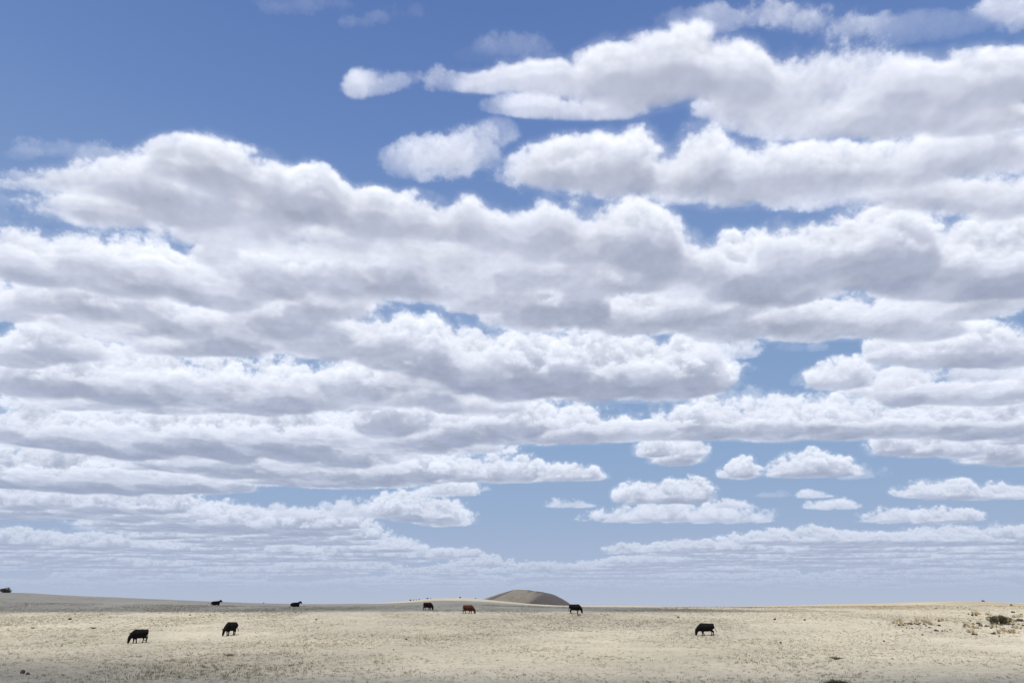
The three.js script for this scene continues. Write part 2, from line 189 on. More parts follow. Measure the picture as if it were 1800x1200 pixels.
CUMULI.push([15.1, 12.8, 11.3, 0.9, 0.8], [29.5, 12, 10.4, 1.3, 0.8], [31.3, 12, 10.2, 1.6, 0.9], [33.3, 11.4, 9.9, 1.3, 0.7], [35.6, 11.4, 9.3, 1.6, 0.8], [36.9, 10.9, 9, 1.2, 0.8], [17.9, 10.5, 9.5, 0.9, 0.7], [18.8, 10.9, 9.5, 0.9, 0.8], [22, 10.6, 9.4, 1.5, 0.9], [23.4, 11, 9.4, 1.4, 1], [25.2, 10.4, 9.2, 1.7, 0.9], [26.9, 9.8, 8.9, 1.3, 0.3], [-36.2, 9.6, 7.6, 1.5, 0.9], [-34.6, 10.1, 7.7, 1.9, 1], [-33, 10.4, 7.7, 1.7, 1], [-31.2, 10.1, 7.8, 1.7, 0.9], [-29.8, 10.4, 7.8, 1.8, 1], [-27.9, 10.2, 8, 1.8, 0.9], [-26.1, 10.5, 8.1, 1.9, 0.9], [-24.1, 10.2, 8.2, 2, 0.9], [-22.1, 10.1, 8.4, 1.2, 0.8], [-19.2, 10.7, 9.1, 2.5, 0.8], [-15.7, 11, 9.1, 3.5, 0.9], [-13.1, 12, 9.4, 2.2, 1], [-10.4, 12.5, 9.5, 2.3, 1], [-7.6, 12.2, 9.7, 2.3, 1], [-4.7, 11.4, 9.8, 2.8, 0.8], [-13, 9.6, 8.9, 3.1, 0.7], [-1.4, 11.7, 9.8, 1.7, 1], [1, 11.5, 9.8, 1.9, 0.9], [3.3, 10.9, 9.8, 1.7, 0.8], [5.7, 11, 9.8, 1.7, 0.9], [-5.2, 9.8, 8.6, 2.1, 0.6], [-3.3, 9.4, 8.9, 1.4, 0.4], [-35.5, 7.7, 6.2, 1.5, 0.8], [-33.5, 7.8, 6.4, 1.9, 0.8], [-31.5, 7.7, 6.4, 1.7, 0.7], [-35.6, 6.4, 5.7, 1.5, 0.9], [-34, 6.4, 5.7, 1.3, 0.8], [10.2, 9.2, 7.9, 1.5, 0.8], [12.5, 9.4, 7.9, 2, 1], [14.5, 9.3, 7.8, 1.4, 1], [17.2, 8, 7.3, 1.4, 0.6], [4.7, 8.2, 7.6, 1.6, 0.4], [12.8, 7.6, 6.4, 3.5, 0.5], [10.1, 7.3, 6.4, 3.1, 0.5], [17.1, 7.3, 6.2, 2.5, 0.4], [23.5, 8.2, 7.7, 1.1, 0.5], [24.8, 7.4, 6.8, 1.4, 0.5], [20.7, 8.3, 7.9, 1.1, 0.2], [30.8, 8.3, 7.3, 1.4, 0.8], [32.2, 8.2, 7.1, 1.5, 0.9], [34, 7.8, 6.9, 1.6, 0.8], [35.8, 7.6, 6.8, 1.5, 0.6], [-27.8, 6.7, 6, 1.2, 0.9], [-9.7, 8.3, 6.8, 2.2, 0.8], [-7.4, 8.4, 6.6, 2.3, 0.8], [-12.8, 7.9, 6.8, 2.6, 0.4], [-5.6, 7.9, 6.3, 1.8, 0.6], [-17.2, 7.5, 6.6, 1.7, 0.4]);
CUMULI.push([31, 6.4, 5.5, 1, 0.8], [32.3, 6.2, 5.5, 1.3, 0.8], [28.2, 6.5, 5.7, 1.4, 0.5], [-32.2, 29.3, 26.4, 6.9, 1.9], [-22.9, 29.7, 26.7, 8.8, 1.9], [-12.8, 29.9, 27.1, 8.9, 1.8], [-4.1, 30.1, 26.8, 9.3, 1.9], [-38.6, 28.7, 27.1, 3.3, 1.6], [-35.4, 23.9, 21.2, 5.8, 1.8], [-27.6, 24.5, 21.7, 6.8, 1.8], [-16.7, 26.2, 23.1, 10.4, 1.9], [-1, 28.3, 25, 10.3, 1.9], [11.2, 27.8, 24.5, 9.1, 1.9], [-23.2, 22.1, 19, 10.4, 2], [-32.6, 20.5, 18.5, 5.5, 1.7], [-16.1, 25, 22.5, 4.8, 1.7], [5.1, 24.9, 22.3, 6.6, 1.8], [12.2, 24, 21.2, 10.8, 1.9], [24.6, 22.4, 19.7, 7.9, 1.8], [33.6, 21.1, 19.1, 4.7, 1.6], [20.8, 25.3, 22.6, 6.3, 1.7], [30.8, 25.4, 22.2, 7.8, 2], [37.2, 23.4, 20.2, 5, 2], [29.5, 31.6, 28.7, 7.9, 1.7], [38.1, 28.7, 25.7, 5.2, 1.8], [36.2, 34.5, 32, 6.9, 1.9], [26.7, 36.7, 34.7, 4.5, 1.6], [18.2, 34.1, 31.2, 9.2, 1.7], [35.6, 31.9, 28.9, 6.4, 1.6], [-33.5, 15.7, 13.5, 7.3, 1.8], [-24.2, 16.7, 14.1, 10.2, 1.8], [-13.3, 17.8, 15.1, 8.9, 1.8], [-5.9, 19.2, 16.1, 7, 1.7], [7.2, 19.1, 16.7, 10.2, 1.8], [-33, 12, 10.2, 5.6, 1.7], [-22.8, 12.9, 10.4, 10.3, 1.8], [-12, 13.7, 11.2, 9.8, 1.7], [-1, 14.8, 13.1, 7.5, 1.6], [11.6, 14.2, 12.9, 10.3, 1.7], [25.2, 13.3, 11.9, 10.7, 1.8], [-21.3, 10.9, 9.3, 8.1, 1.7], [-29.5, 9.2, 7.8, 7.7, 1.7], [-12.8, 10.8, 9, 7.9, 1.6], [33.1, 15, 13.6, 5, 1.8], [35.7, 16.8, 15.6, 4.1, 1.8], [34.6, 12.2, 11, 4.5, 1.7]);
function setupLobes(AUTH) {
  const r = rng(5);
  for (const [az, e1, e0, hw, k] of AUTH) { const h = e1 - e0; if (k > 1) addLobe(az, e1, e0, hw, k - 1, 0.9, true); else addLobe(az, e1 + 0.04 * h, e0 - (e0 > 26 ? 0.04 : 0.12) * h, hw * 1.06, k, clamp(0.16 + e0 * 0.015, 0.2, 0.6)); }
  // the rest of the same cloud field: small far clouds all round, and the sky behind, beside and above
  const cloud = (x, z, size, n, deep = 1, tall = 0.65) => {
    for (let i = 0; i < n; i++) {
      const s = i ? 0.45 + r() * 0.5 : 1, a = size * s;
      putLobe(x + (r() - 0.5) * size * 2.4 * (i ? 1 : 0), z + (r() - 0.5) * size * 0.8 * (i ? 1 : 0), a * (0.7 + r() * 0.6), a * (0.5 + r() * 0.4) * deep, Math.min(a * 0.5, tall * (0.45 + r() * 0.55)), r() < 0.35 ? 0.6 + r() * 0.3 : 1);
    }
  };
  // keeps clear of the clouds of the list: how far a place lies outside the frame, as seen from the camera
  const outside = (D, az, size) => { const e = Math.atan2(SKY.A, D), c = Math.cos(e) * Math.cos(az * D2R) * 0.933 + Math.sin(e) * 0.361; return Math.acos(clamp(c, -1, 1)) / D2R > 43 + Math.atan2(size * 2.6, Math.hypot(D, SKY.A)) / D2R; };
  for (let i = 0; i < 4200; i++) {
    const far = i % 3, D = far ? 17.5 + Math.pow(r(), 1.9) * 84 : Math.sqrt(r()) * 22, az = r() * 360 - 180, size = far ? 0.5 + 2 * r() * r() + D * 0.013 : 0.5 + 1.3 * r() * r(), n = 2 + Math.floor(r() * 3);
    if (D < 17 ? !outside(D, az, size) : Math.abs(az) < 47 && (D < 19 + 6 * smooth(-8, 8, az) || (D < 27 && r() < 0.35))) continue;
    const x = Math.sin(az * D2R) * D, z = -Math.cos(az * D2R) * D;
    if (noise(x / 40, 0.3, z / 40) < (D < 20 ? -0.6 : -0.9)) continue;
    cloud(x, z, size, n, far ? 0.55 : 1, far ? 0.5 : 0.65);
  }
  for (let i = 0; i < 420; i++) {
    const D = 0.3 + Math.sqrt(r()) * 8, az = r() * 360 - 180, size = 0.5 + 0.9 * r();
    if (outside(D, az, size)) cloud(Math.sin(az * D2R) * D, -Math.cos(az * D2R) * D, size, 3);
  }
}
setupLobes(CUMULI); fillBuckets();
{
  const { W, H } = SKY, data = new Float32Array(W * H * 4), put = (i, c) => { data[i] = c[0]; data[i + 1] = c[1]; data[i + 2] = c[2]; data[i + 3] = 1; };
  const azOf = (x) => { let a = ((x + 0.5) / W - 0.5) * 360 + 90; if (a > 180) a -= 360; return a; }, elOf = (y) => ((y + 0.5) / H - 0.5) * 180;
  const x0 = Math.floor((0.25 - 46 / 360) * W), x1 = Math.ceil((0.25 + 46 / 360) * W), y0 = H / 2, y1 = Math.ceil((0.5 + 52 / 180) * H);
  // round the frame the field is sampled every eighth pixel and interpolated
  const Q = 8, w = W / Q, h = H / 2 / Q, low = new Float32Array((h + 1) * w * 3);
  for (let j = 0; j <= h; j++) for (let i = 0; i < w; i++) { const c = shade(azOf(i * Q), Math.min(Math.max(elOf(H / 2 + j * Q), 0.05), 89.9), 3); for (let k = 0; k < 3; k++) low[(j * w + i) * 3 + k] = c[k]; }
  const c = [0, 0, 0];
  for (let y = 0; y < H; y++) for (let x = 0; x < W; x++) {
    const i = (y * W + x) * 4;
    if (y < y0) { air(elOf(y) < -20 ? -20 : 0, c); put(i, c); continue; }
    if (x >= x0 && x < x1 && y < y1) { put(i, shade(azOf(x), Math.max(elOf(y), 0.05), 1)); continue; }
    const fx = x / Q, fy = (y - y0) / Q, ix = Math.floor(fx), iy = Math.min(Math.floor(fy), h - 1), u = fx - ix, v = fy - iy, a = (iy * w + ix) * 3, b = (iy * w + (ix + 1) % w) * 3, n = w * 3;
    for (let k = 0; k < 3; k++) c[k] = (low[a + k] * (1 - u) + low[b + k] * u) * (1 - v) + (low[a + n + k] * (1 - u) + low[b + n + k] * u) * v;
    put(i, c);
  }
  // the sky is looked up with smooth cubic splines: turn the samples in the frame into the spline's coefficients, so that it passes through them
  const pole = Math.sqrt(3) - 2, line = (start, stride, n) => {
    for (let k = 0; k < 3; k++) {
      let s = data[start + k], p = pole; for (let i = 1; i < 12; i++) { s += data[start + k + i * stride] * p; p *= pole; }
      let v = s; data[start + k] = 6 * v;
      for (let i = 1; i < n; i++) { const q = start + k + i * stride; v = data[q] + pole * v; data[q] = 6 * v; }
      const e = start + k + (n - 1) * stride; v = (pole / (pole * pole - 1)) * (data[e] + pole * data[e - stride]); data[e] = v;
      for (let i = n - 2; i >= 0; i--) { const q = start + k + i * stride; v = pole * (v - data[q]); data[q] = v; }
    }
  };
  for (let y = y0; y < y1; y++) line((y * W + x0) * 4, 4, x1 - x0);
  for (let x = x0; x < x1; x++) line((y0 * W + x) * 4, W * 4, y1 - y0);
  for (let y = y0; y < y1; y++) for (let x = x0; x < x1; x++) for (let k = 0; k < 3; k++) { const i = (y * W + x) * 4 + k; if (!(data[i] > 0.01)) data[i] = 0.01; }
  const sky = new THREE.DataTexture(data, W, H, THREE.RGBAFormat, THREE.FloatType);
  sky.mapping = THREE.EquirectangularReflectionMapping; sky.colorSpace = THREE.LinearSRGBColorSpace; sky.magFilter = THREE.LinearFilter; sky.needsUpdate = true;
  scene.background = sky; scene.environment = sky;
}
const sun = new THREE.DirectionalLight(0xfff1dc, SUN_POWER);
sun.position.set(SUN[0] * 800, SUN[1] * 800, SUN[2] * 800 - 100); sun.target.position.set(0, 0, -100);
sun.castShadow = true; sun.shadow.radius = 0.6; sun.shadow.mapSize.set(4096, 4096);
Object.assign(sun.shadow.camera, { left: -260, right: 260, top: 260, bottom: -260, near: 1, far: 2400 });
scene.add(sun, sun.target);

// ---- lie of the land: a shallow bowl that climbs to a plateau, with low rises along the skyline; heights in metres, the eye is at EYE ----
const EYE = 4.2, RIDGE = 190;
const BOWL = [[-60, 0], [0, 0], [30, 0.1], [43, 0.2], [60, 0.32], [80, 0.58], [88, 0.98], [104, 1.92], [122, 3.05], [127, 3.38], [132, 3.62], [145, 4.02], [160, 4.1], [4000, 4.1]];
const SKYLINE = [[-0.75,8.08], [-0.7025,7.66], [-0.6553,7.38], [-0.6236,7.03], [-0.545,6.41], [-0.4666,5.85], [-0.3884,5.3], [-0.3105,4.89], [-0.2328,4.82], [-0.1709,5.23], [-0.1399,5.65], [-0.1089,6.16], [-0.0778,6.27], [-0.0467,6.06], [0,5.3], [0.0388,4.68], [0.0775,4.41], [0.1551,4.36], [0.2713,4.2], [0.3489,4.34], [0.4267,4.71], [0.5046,5.03], [0.5749,5.37], [0.6371,5.4], [0.6987,5.03], [0.7449,4.75]];
function knots(list, x) {   // smooth curve through points
  const n = list.length; if (x <= list[0][0]) return list[0][1]; if (x >= list[n - 1][0]) return list[n - 1][1];
  let i = 0; while (x > list[i + 1][0]) i++;
  const [x0, y0] = list[i], [x1, y1] = list[i + 1], h = x1 - x0, t = (x - x0) / h;
  const slope = (k) => { const a = list[Math.max(k - 1, 0)], b = list[Math.min(k + 1, n - 1)]; return (b[1] - a[1]) / (b[0] - a[0]); };
  const t2 = t * t, t3 = t2 * t;
  return (2 * t3 - 3 * t2 + 1) * y0 + (t3 - 2 * t2 + t) * h * slope(i) + (-2 * t3 + 3 * t2) * y1 + (t3 - t2) * h * slope(i + 1);
}
function groundHeight(x, z) {
  const d = -z, bowl = knots(BOWL, d);
  if (d < 128) return bowl;
  const top = knots(SKYLINE, x / d);
  if (d < RIDGE) return bowl + (top - bowl) * smooth(128, RIDGE, d);
  return top + (0.6 - top) * smooth(RIDGE + 6, 460, d);
}
// ---- helpers ----
const ROCKS_MIDDLE = [[53.1, -101.5, 0.39], [55.3, -104.1, 0.32], [55.2, -103.2, 0.4], [56, -104.1, 0.4], [55.5, -102.8, 0.48], [56.4, -103.7, 0.4], [56.3, -102.8, 0.4], [57.4, -104.1, 0.4], [56.2, -102.4, 0.48], [57.3, -102.8, 0.48], [56.2, -100.5, 0.31], [55.2, -98, 0.3], [52.5, -97.2, 0.3], [53.9, -97.8, 0.23], [52.1, -97.8, 0.23], [49.3, -93.6, 0.22]];
const ROCKS_BELOW = [[62, -107.3, 0.42], [62.4, -107.3, 0.25], [58.1, -100.7, 0.55], [53.6, -93.9, 0.44], [53.7, -93.6, 0.29], [54.3, -93.6, 0.29], [54.8, -93.9, 0.22], [54.8, -93.4, 0.22], [56.2, -95.1, 0.29], [48.9, -88.6, 0.27], [60.2, -98.8, 0.23], [62, -101.1, 0.63]];
const ROCKS_BY_SHRUB = [[75.4, -121.6, 0.38], [74.2, -118.7, 0.55], [74.8, -118.7, 0.46], [67.2, -108.3, 0.25], [64.3, -103.1, 0.4], [65.4, -103.7, 0.56], [63.4, -100.2, 0.62], [63.8, -99.7, 0.46], [64.3, -100, 0.39], [62.7, -97, 0.38], [55.4, -89.2, 0.41], [55.3, -89.3, 0.28], [55.5, -88.8, 0.28], [58.3, -90.3, 0.28], [58.5, -90.1, 0.42], [57.1, -87.2, 0.27], [67.2, -101.7, 0.39], [64.2, -96.8, 0.3], [62.6, -94.2, 0.37]];
const ROCKS_AT_EDGE = [[75, -110.9, 0.52], [73.7, -108.3, 0.5], [74.6, -108.6, 0.67], [74.8, -108.3, 0.59], [68.8, -101.7, 0.39], [66.8, -98.8, 0.31], [70.1, -103.4, 0.32], [70.6, -103.1, 0.32], [69.8, -101.1, 0.39], [62.8, -93.7, 0.29], [64.1, -94.7, 0.29], [68.7, -102.5, 0.4], [69.6, -103.4, 0.32]];
const ROCKS_ON_CREST = [[-25.3, -182, 0.49], [-24.5, -182, 0.42], [-23.8, -182, 0.28], [-23.1, -182, 0.42], [-21.3, -184, 0.5], [-20.5, -184, 0.29], [-13.2, -186, 0.58], [-9.2, -185, 0.36]];
const SINGLE_ROCKS = {"crestRight":[[118.5, -184, 0.71]], "front":[[-31.1, -48.1, 0.3], [-30.3, -47.4, 0.33]], "cow":[[10.8, -118.7, 0.64]], "lone":[[-29.5, -111.2, 0.34], [-72.5, -122.2, 0.28], [-66.6, -111.2, 0.52], [-52.1, -119.2, 0.37], [-48.8, -119.2, 0.28], [-46.8, -100.2, 0.23], [-40.7, -82.7, 0.26], [25.8, -114.3, 0.44], [39.6, -111.2, 0.43], [81.8, -148, 0.34], [78.8, -136.4, 0.32], [84.8, -124.5, 0.58], [83.3, -120.4, 0.37], [102.9, -151.1, 0.47], [-63.1, -186, 0.43], [43.7, -110.2, 0.34], [40.9, -82, 0.25], [-11.9, -83.9, 0.26], [28.7, -79.8, 0.25], [-11, -69.6, 0.22]]};
const SHRUBS = {"right":[[68.3, -103.7, 2.89]], "left":[[-126.5, -182, 3.39]], "front":[[17.3, -41, 1.78]]};
const WEEDS = [[-23.7, -62.8, 1.07], [-55, -97.4, 0.98], [-62.9, -97.4, 0.68], [25.8, -59.9, 1.3]];
const GOLD = [[54.3, -104.6, 1.14], [56.4, -107.3, 0.83], [53.6, -101.1, 0.94], [58.3, -106.4, 1.48], [60.2, -108.3, 0.84], [59.2, -105.5, 0.65], [57.9, -101.9, 1.26], [58.6, -103.7, 0.64], [76.8, -122.2, 0.95], [76.7, -121, 0.75], [77.5, -119.8, 0.65], [71.9, -106.4, 0.82], [78.1, -114.3, 1.06], [79.6, -115.4, 1.07], [64.1, -98.6, 0.92], [61.6, -93.2, 0.58], [61.5, -91.8, 0.71], [61.5, -91, 0.71], [59.7, -91, 0.56], [60.9, -98.6, 0.61], [60.8, -97, 0.45], [63.6, -109.2, 0.85], [56.8, -91.8, 0.71], [66.2, -97, 0.6], [70.4, -105.5, 0.65]];
const HERD = {"A":[[-40, -79.8, 0.06]], "B":[[-33.5, -88.3, 0.07]], "C":[[23.1, -88.3, 0.07]], "D":[[-15, -130.8, 0.1]], "E":[[-7.3, -122.7, 0.1]], "F":[[10.6, -123.3, 0.1]], "G":[[-60.6, -150, 0.12]], "H":[[-42.6, -144.3, 0.11]]};
const HILL = [[-91, 1.5], [-75.6, 6.9], [-60.2, 12.4], [-45.7, 17.1], [-32.1, 21], [-17.6, 25.6], [-2, 29.7], [4.9, 31], [14.7, 31.3], [29.3, 30.4], [48.8, 27.7], [63.4, 24.9], [76, 21], [87.5, 15.1], [97, 8.7], [104.6, 2.4], [112.1, -3.9]];
const used = {};
const numbered = (name) => { const n = used[name] = (used[name] ?? -1) + 1; return n ? name + '_' + String(n).padStart(3, '0') : name; };
function tag(o, label, category, group, kind) { if (label) o.userData.label = label; if (category) o.userData.category = category; if (group) o.userData.group = group; if (kind) o.userData.kind = kind; return o; }
function mesh(name, geometry, material, parent = scene) { const o = new THREE.Mesh(geometry, material); o.name = parent === scene ? numbered(name) : name; o.castShadow = o.receiveShadow = true; parent.add(o); return o; }
function thing(name, x, z, turn = 0, sink = 0) { const o = new THREE.Group(); o.name = numbered(name); o.position.set(x, groundHeight(x, z) - sink, z); o.rotation.y = turn; scene.add(o); return o; }
function standard(r, g, b, roughness = 0.9, more = {}) { const m = new THREE.MeshStandardMaterial({ roughness, ...more }); m.color.setRGB(r, g, b); return m; }
const hash2 = (i, j) => { let h = Math.imul(i, 374761393) + Math.imul(j, 668265263) | 0; h = Math.imul(h ^ (h >>> 13), 1274126177); return ((h ^ (h >>> 16)) >>> 0) / 4294967296; };
function soft(x, z, wrap = 0) {   // value noise, -1..1
  const i = Math.floor(x), j = Math.floor(z), u = x - i, v = z - j, a = u * u * (3 - 2 * u), b = v * v * (3 - 2 * v), w = (k) => (wrap ? ((k % wrap) + wrap) % wrap : k);
  const p = hash2(w(i), w(j)), q = hash2(w(i + 1), w(j)), r = hash2(w(i), w(j + 1)), s = hash2(w(i + 1), w(j + 1));
  return ((p + (q - p) * a) * (1 - b) + (r + (s - r) * a) * b) * 2 - 1;
}
const fbm = (x, z, s) => (0.5 * soft(x / s * 3, z / s * 3) + 0.28 * soft(x / s * 7.3 + 9, z / s * 7.3) + 0.16 * soft(x / s * 17 + 5, z / s * 17) + 0.1 * soft(x / s * 41, z / s * 41)) * 1.8; // 0.5 * noise(x / s, 0.37, z / s) + 0.3 * noise(x / s * 2.7 + 0.3, 0.61, z / s * 2.7) + 0.2 * noise(x / s * 7.1 + 0.7, 0.13, z / s * 7.1);

// colour of the dry grass: bleached and grey-tan stands, greener and browner patches, stony tan soil on the right-hand rise
function grassColor(x, z, out) {
  const a = fbm(x, z, 160), b = fbm(x + 311, z - 127, 46), g = fbm(x - 77, z + 41, 300), d = -z, rise = smooth(128, 150, d) * smooth(-0.02, 0.3, x / Math.max(d, 1));
  let k = 1 + 0.13 * a + 0.11 * b; k = clamp(k, 0.7, 1.3);
  const warm = 0.012 * g + 0.03 * rise;
  out[0] = 0.418 * k + warm; out[1] = 0.406 * k + warm * 0.55 - 0.004 * rise; out[2] = 0.335 * k - warm * 0.5;
  return out;
}

// ---- ground: one sheet, fine near the camera, reaching the horizon ----
{
  const rings = [0, 4]; while (rings[rings.length - 1] < 24000) { const d = rings[rings.length - 1]; rings.push(d + (d > 20 && d < 240 ? Math.max(0.35, d * 0.009) : Math.max(1.5, d * 0.04))); }
  const angles = []; for (let a = -180; a < 180;) { angles.push(a * D2R); a += Math.abs(a + (a < 0 ? 0.01 : -0.01)) < 42 ? 0.2 : 2; }
  const nA = angles.length, nR = rings.length, pos = new Float32Array(nA * nR * 3), uv = new Float32Array(nA * nR * 2), color = new Float32Array(nA * nR * 3), index = [], c = [0, 0, 0];
  for (let i = 0; i < nR; i++) for (let j = 0; j < nA; j++) {
    const x = Math.sin(angles[j]) * rings[i], z = -Math.cos(angles[j]) * rings[i], k = i * nA + j;
    const far = smooth(300, 4000, rings[i]);
    pos.set([x, groundHeight(x, z) + 0.05 * fbm(x, z, 30) * (1 - far) + far * 4 * fbm(x, z, 9000) * 0.2, z], k * 3); uv.set([x, z], k * 2); grassColor(x, z, c); color.set(c, k * 3);
    if (i < nR - 1) { const j1 = (j + 1) % nA, a = k, b = i * nA + j1, d = k + nA, e = (i + 1) * nA + j1; index.push(a, b, d, b, e, d); }
  }
  const g = new THREE.BufferGeometry();
  g.setAttribute('position', new THREE.BufferAttribute(pos, 3)); g.setAttribute('uv', new THREE.BufferAttribute(uv, 2)); g.setAttribute('color', new THREE.BufferAttribute(color, 3)); g.setIndex(index); g.computeVertexNormals();
  if (g.attributes.normal.getY(nA * 10) < 0) { for (let i = 0; i < index.length; i += 3) { const t = index[i]; index[i] = index[i + 1]; index[i + 1] = t; } g.setIndex(index); g.computeVertexNormals(); }
  // stubble, bare soil and small stones, 2.4 cm a pixel
  const N = 1024, tex = new Uint8Array(N * N * 4), bump = new Uint8Array(N * N * 4), r = rng(21);
  for (let y = 0; y < N; y++) for (let x = 0; x < N; x++) {
    const u = x / N, v = y / N, n = soft(u * 7, v * 7, 7), m = soft(u * 31, v * 31, 31) + 0.6 * soft(u * 67, v * 67, 67), f = soft(u * 151, v * 151, 151) + 0.7 * soft(u * 353, v * 353, 353), grain = r() - 0.5;
    let k = 0.9 + 0.05 * n + 0.07 * m + 0.08 * f + 0.14 * grain, soil = smooth(0.9, 1.7, -m - 0.5 * f);
    k *= 1 - 0.16 * soil; if (r() < 0.0008) k *= 0.6;
    const i = (y * N + x) * 4; k = clamp(k, 0.2, 1.1) * 240;
    tex[i] = clamp(k, 0, 255); tex[i + 1] = clamp(k * (1 - 0.01 * soil), 0, 255); tex[i + 2] = clamp(k * (0.99 + 0.02 * soil), 0, 255); tex[i + 3] = 255;
    const h = clamp(128 + 30 * m + 30 * f + 60 * grain, 0, 255); bump[i] = bump[i + 1] = bump[i + 2] = h; bump[i + 3] = 255;
  }
  const make = (data, srgb) => { const t = new THREE.DataTexture(data, N, N, THREE.RGBAFormat); t.wrapS = t.wrapT = THREE.RepeatWrapping; t.magFilter = THREE.LinearFilter; t.minFilter = THREE.LinearMipmapLinearFilter; t.generateMipmaps = true; t.repeat.set(1 / 25, 1 / 25); t.rotation = 0.4; if (srgb) t.colorSpace = THREE.SRGBColorSpace; t.needsUpdate = true; return t; };
  mesh('ground', g, new THREE.MeshStandardMaterial({ vertexColors: true, map: make(tex, false), bumpMap: make(bump, false), bumpScale: 0.02, roughness: 1 })).userData.kind = 'structure';
}

// ---- dry grass: tufts over the pasture, thicker and taller in places ----
function tuftGeometry(seed, blades, height, spread, width) {
  const r = rng(seed), p = [], n = [];
  for (let i = 0; i < blades; i++) {
    const a = r() * 6.283, rad = Math.sqrt(r()) * spread, x = Math.cos(a) * rad, z = Math.sin(a) * rad, h = height * (0.5 + 0.6 * r()), lean = 0.25 + 0.6 * r(), b = a + (r() - 0.5) * 2.5, w = width * (0.6 + 0.7 * r()), s = r() * 6.283;
    const dx = Math.cos(s) * w, dz = Math.sin(s) * w, tx = x + Math.cos(b) * lean * h, tz = z + Math.sin(b) * lean * h;
    p.push(x - dx, -0.02, z - dz, x + dx, -0.02, z + dz, tx, h, tz);
    for (let k = 0; k < 3; k++) { const v = new THREE.Vector3(Math.cos(b) * 0.35, 1, Math.sin(b) * 0.35).normalize(); n.push(v.x, v.y, v.z); }
  }
  const g = new THREE.BufferGeometry(); g.setAttribute('position', new THREE.Float32BufferAttribute(p, 3)); g.setAttribute('normal', new THREE.Float32BufferAttribute(n, 3)); return g;
}
function scatter(name, label, geometry, spots, material) {
  const o = new THREE.InstancedMesh(geometry, material, spots.length), m = new THREE.Matrix4(), q = new THREE.Quaternion(), up = new THREE.Vector3(0, 1, 0), c = new THREE.Color();
  spots.forEach(([x, z, s, turn, r, g, b], i) => { o.setMatrixAt(i, m.compose(new THREE.Vector3(x, groundHeight(x, z), z), q.setFromAxisAngle(up, turn), new THREE.Vector3(s, s, s))); o.setColorAt(i, c.setRGB(r, g, b)); });
  o.name = numbered(name); o.castShadow = o.receiveShadow = true; tag(o, label, 'grass', null, 'stuff'); scene.add(o); return o;
}
{
  const r = rng(91), c = [0, 0, 0], spots = [], N = 170000;
  for (let i = 0; i < N; i++) {
    const d = Math.sqrt(36 * 36 + r() * (150 * 150 - 36 * 36)), x = (r() * 2 - 1) * d * 0.86, z = -d, f = fbm(x + 900, z + 210, 60);
    if (r() > 0.62 + 0.3 * f) continue;
    grassColor(x, z, c); const k = 0.94 + 0.24 * r(), dry = r() < 0.06 ? 0.8 : 1, s = (0.55 + 0.75 * r() * r()) * (1 + 0.22 * clamp(f, -1, 1.4));
    spots.push([x, z, s, r() * 6.283, c[0] * k * dry * 1.04, c[1] * k * dry * 1.01, c[2] * k * dry]);
  }
  const m = new THREE.MeshPhysicalMaterial({ roughness: 1, color: 0xffffff });
  for (let v = 0; v < 3; v++) scatter('dry_grass', ['short bleached dry grass covering the open pasture', 'thin grey-tan dry grass mixed through the pasture', 'taller pale dry grass tufts scattered over the pasture'][v], tuftGeometry(40 + v, 10, [0.095, 0.085, 0.15][v], [0.26, 0.34, 0.16][v], 0.016), spots.filter((_, i) => i % 3 === v), m);
  const gold = [];
  for (const [x, z, w] of GOLD) for (let i = 0; i < 11; i++) { const px = x + (r() + r() - 1) * w * 0.7, pz = z + (r() - 0.5) * 1.2, k = 0.85 + 0.3 * r(); gold.push([px, pz, 0.7 + 0.7 * r(), r() * 6.283, 0.51 * k, 0.45 * k, 0.32 * k]); }
  scatter('golden_grass', 'tall golden bunch grass growing around the dark rocks on the right', tuftGeometry(55, 14, 0.5, 0.16, 0.02), gold, m);
}

// ---- the dark hill far behind the pasture ----
{
  const nx = 170, nz = 40, p = [], c = [], index = [], X0 = HILL[0][0], X1 = HILL[HILL.length - 1][0];
  for (let j = 0; j <= nz; j++) for (let i = 0; i <= nx; i++) {
    const u = i / nx, w = j / nz * 2 - 1, x = X0 + (X1 - X0) * u, top = knots(HILL, x), z = -1250 - w * 95;
    const dome = Math.pow(Math.max(1 - w * w, 0), 0.62), y = 0.4 + (top - 0.4) * dome + (1 - w * w) * (0.5 * fbm(x, z, 55) + 0.35 * soft(x / 2.3, z / 2.3));
    p.push(x, y, z);
    // grass on the left flank, dark cinders breaking through in slanting bands and covering the right end
    const band = 1.5 * soft((x - y * 2.1) / 17, z / 90 + 4) + 0.6 * soft((x - y * 2) / 5, y / 9), end = smooth(0.46, 0.72, u + 0.04 * soft(x / 9, y / 6) - (y - 4) * 0.003);
    const t = clamp(smooth(0.4, 1.0, band) * 0.85 + end * (1 - 0.5 * smooth(0.35, 0.8, soft((x + y * 2) / 14, y / 4 + z / 40))), 0, 1), k = 1 + 0.1 * fbm(x, z, 30);
    c.push((0.142 + (0.052 - 0.142) * t) * k, (0.139 + (0.049 - 0.139) * t) * k, (0.122 + (0.055 - 0.122) * t) * k);
  }
  for (let j = 0; j < nz; j++) for (let i = 0; i < nx; i++) { const a = j * (nx + 1) + i, b = a + nx + 1; index.push(a, a + 1, b, a + 1, b + 1, b); }
  const g = new THREE.BufferGeometry(); g.setAttribute('position', new THREE.Float32BufferAttribute(p, 3)); g.setAttribute('color', new THREE.Float32BufferAttribute(c, 3)); g.setIndex(index); g.computeVertexNormals();
  mesh('hill', g, new THREE.MeshStandardMaterial({ vertexColors: true, roughness: 1, side: THREE.DoubleSide })).userData.kind = 'structure';
}

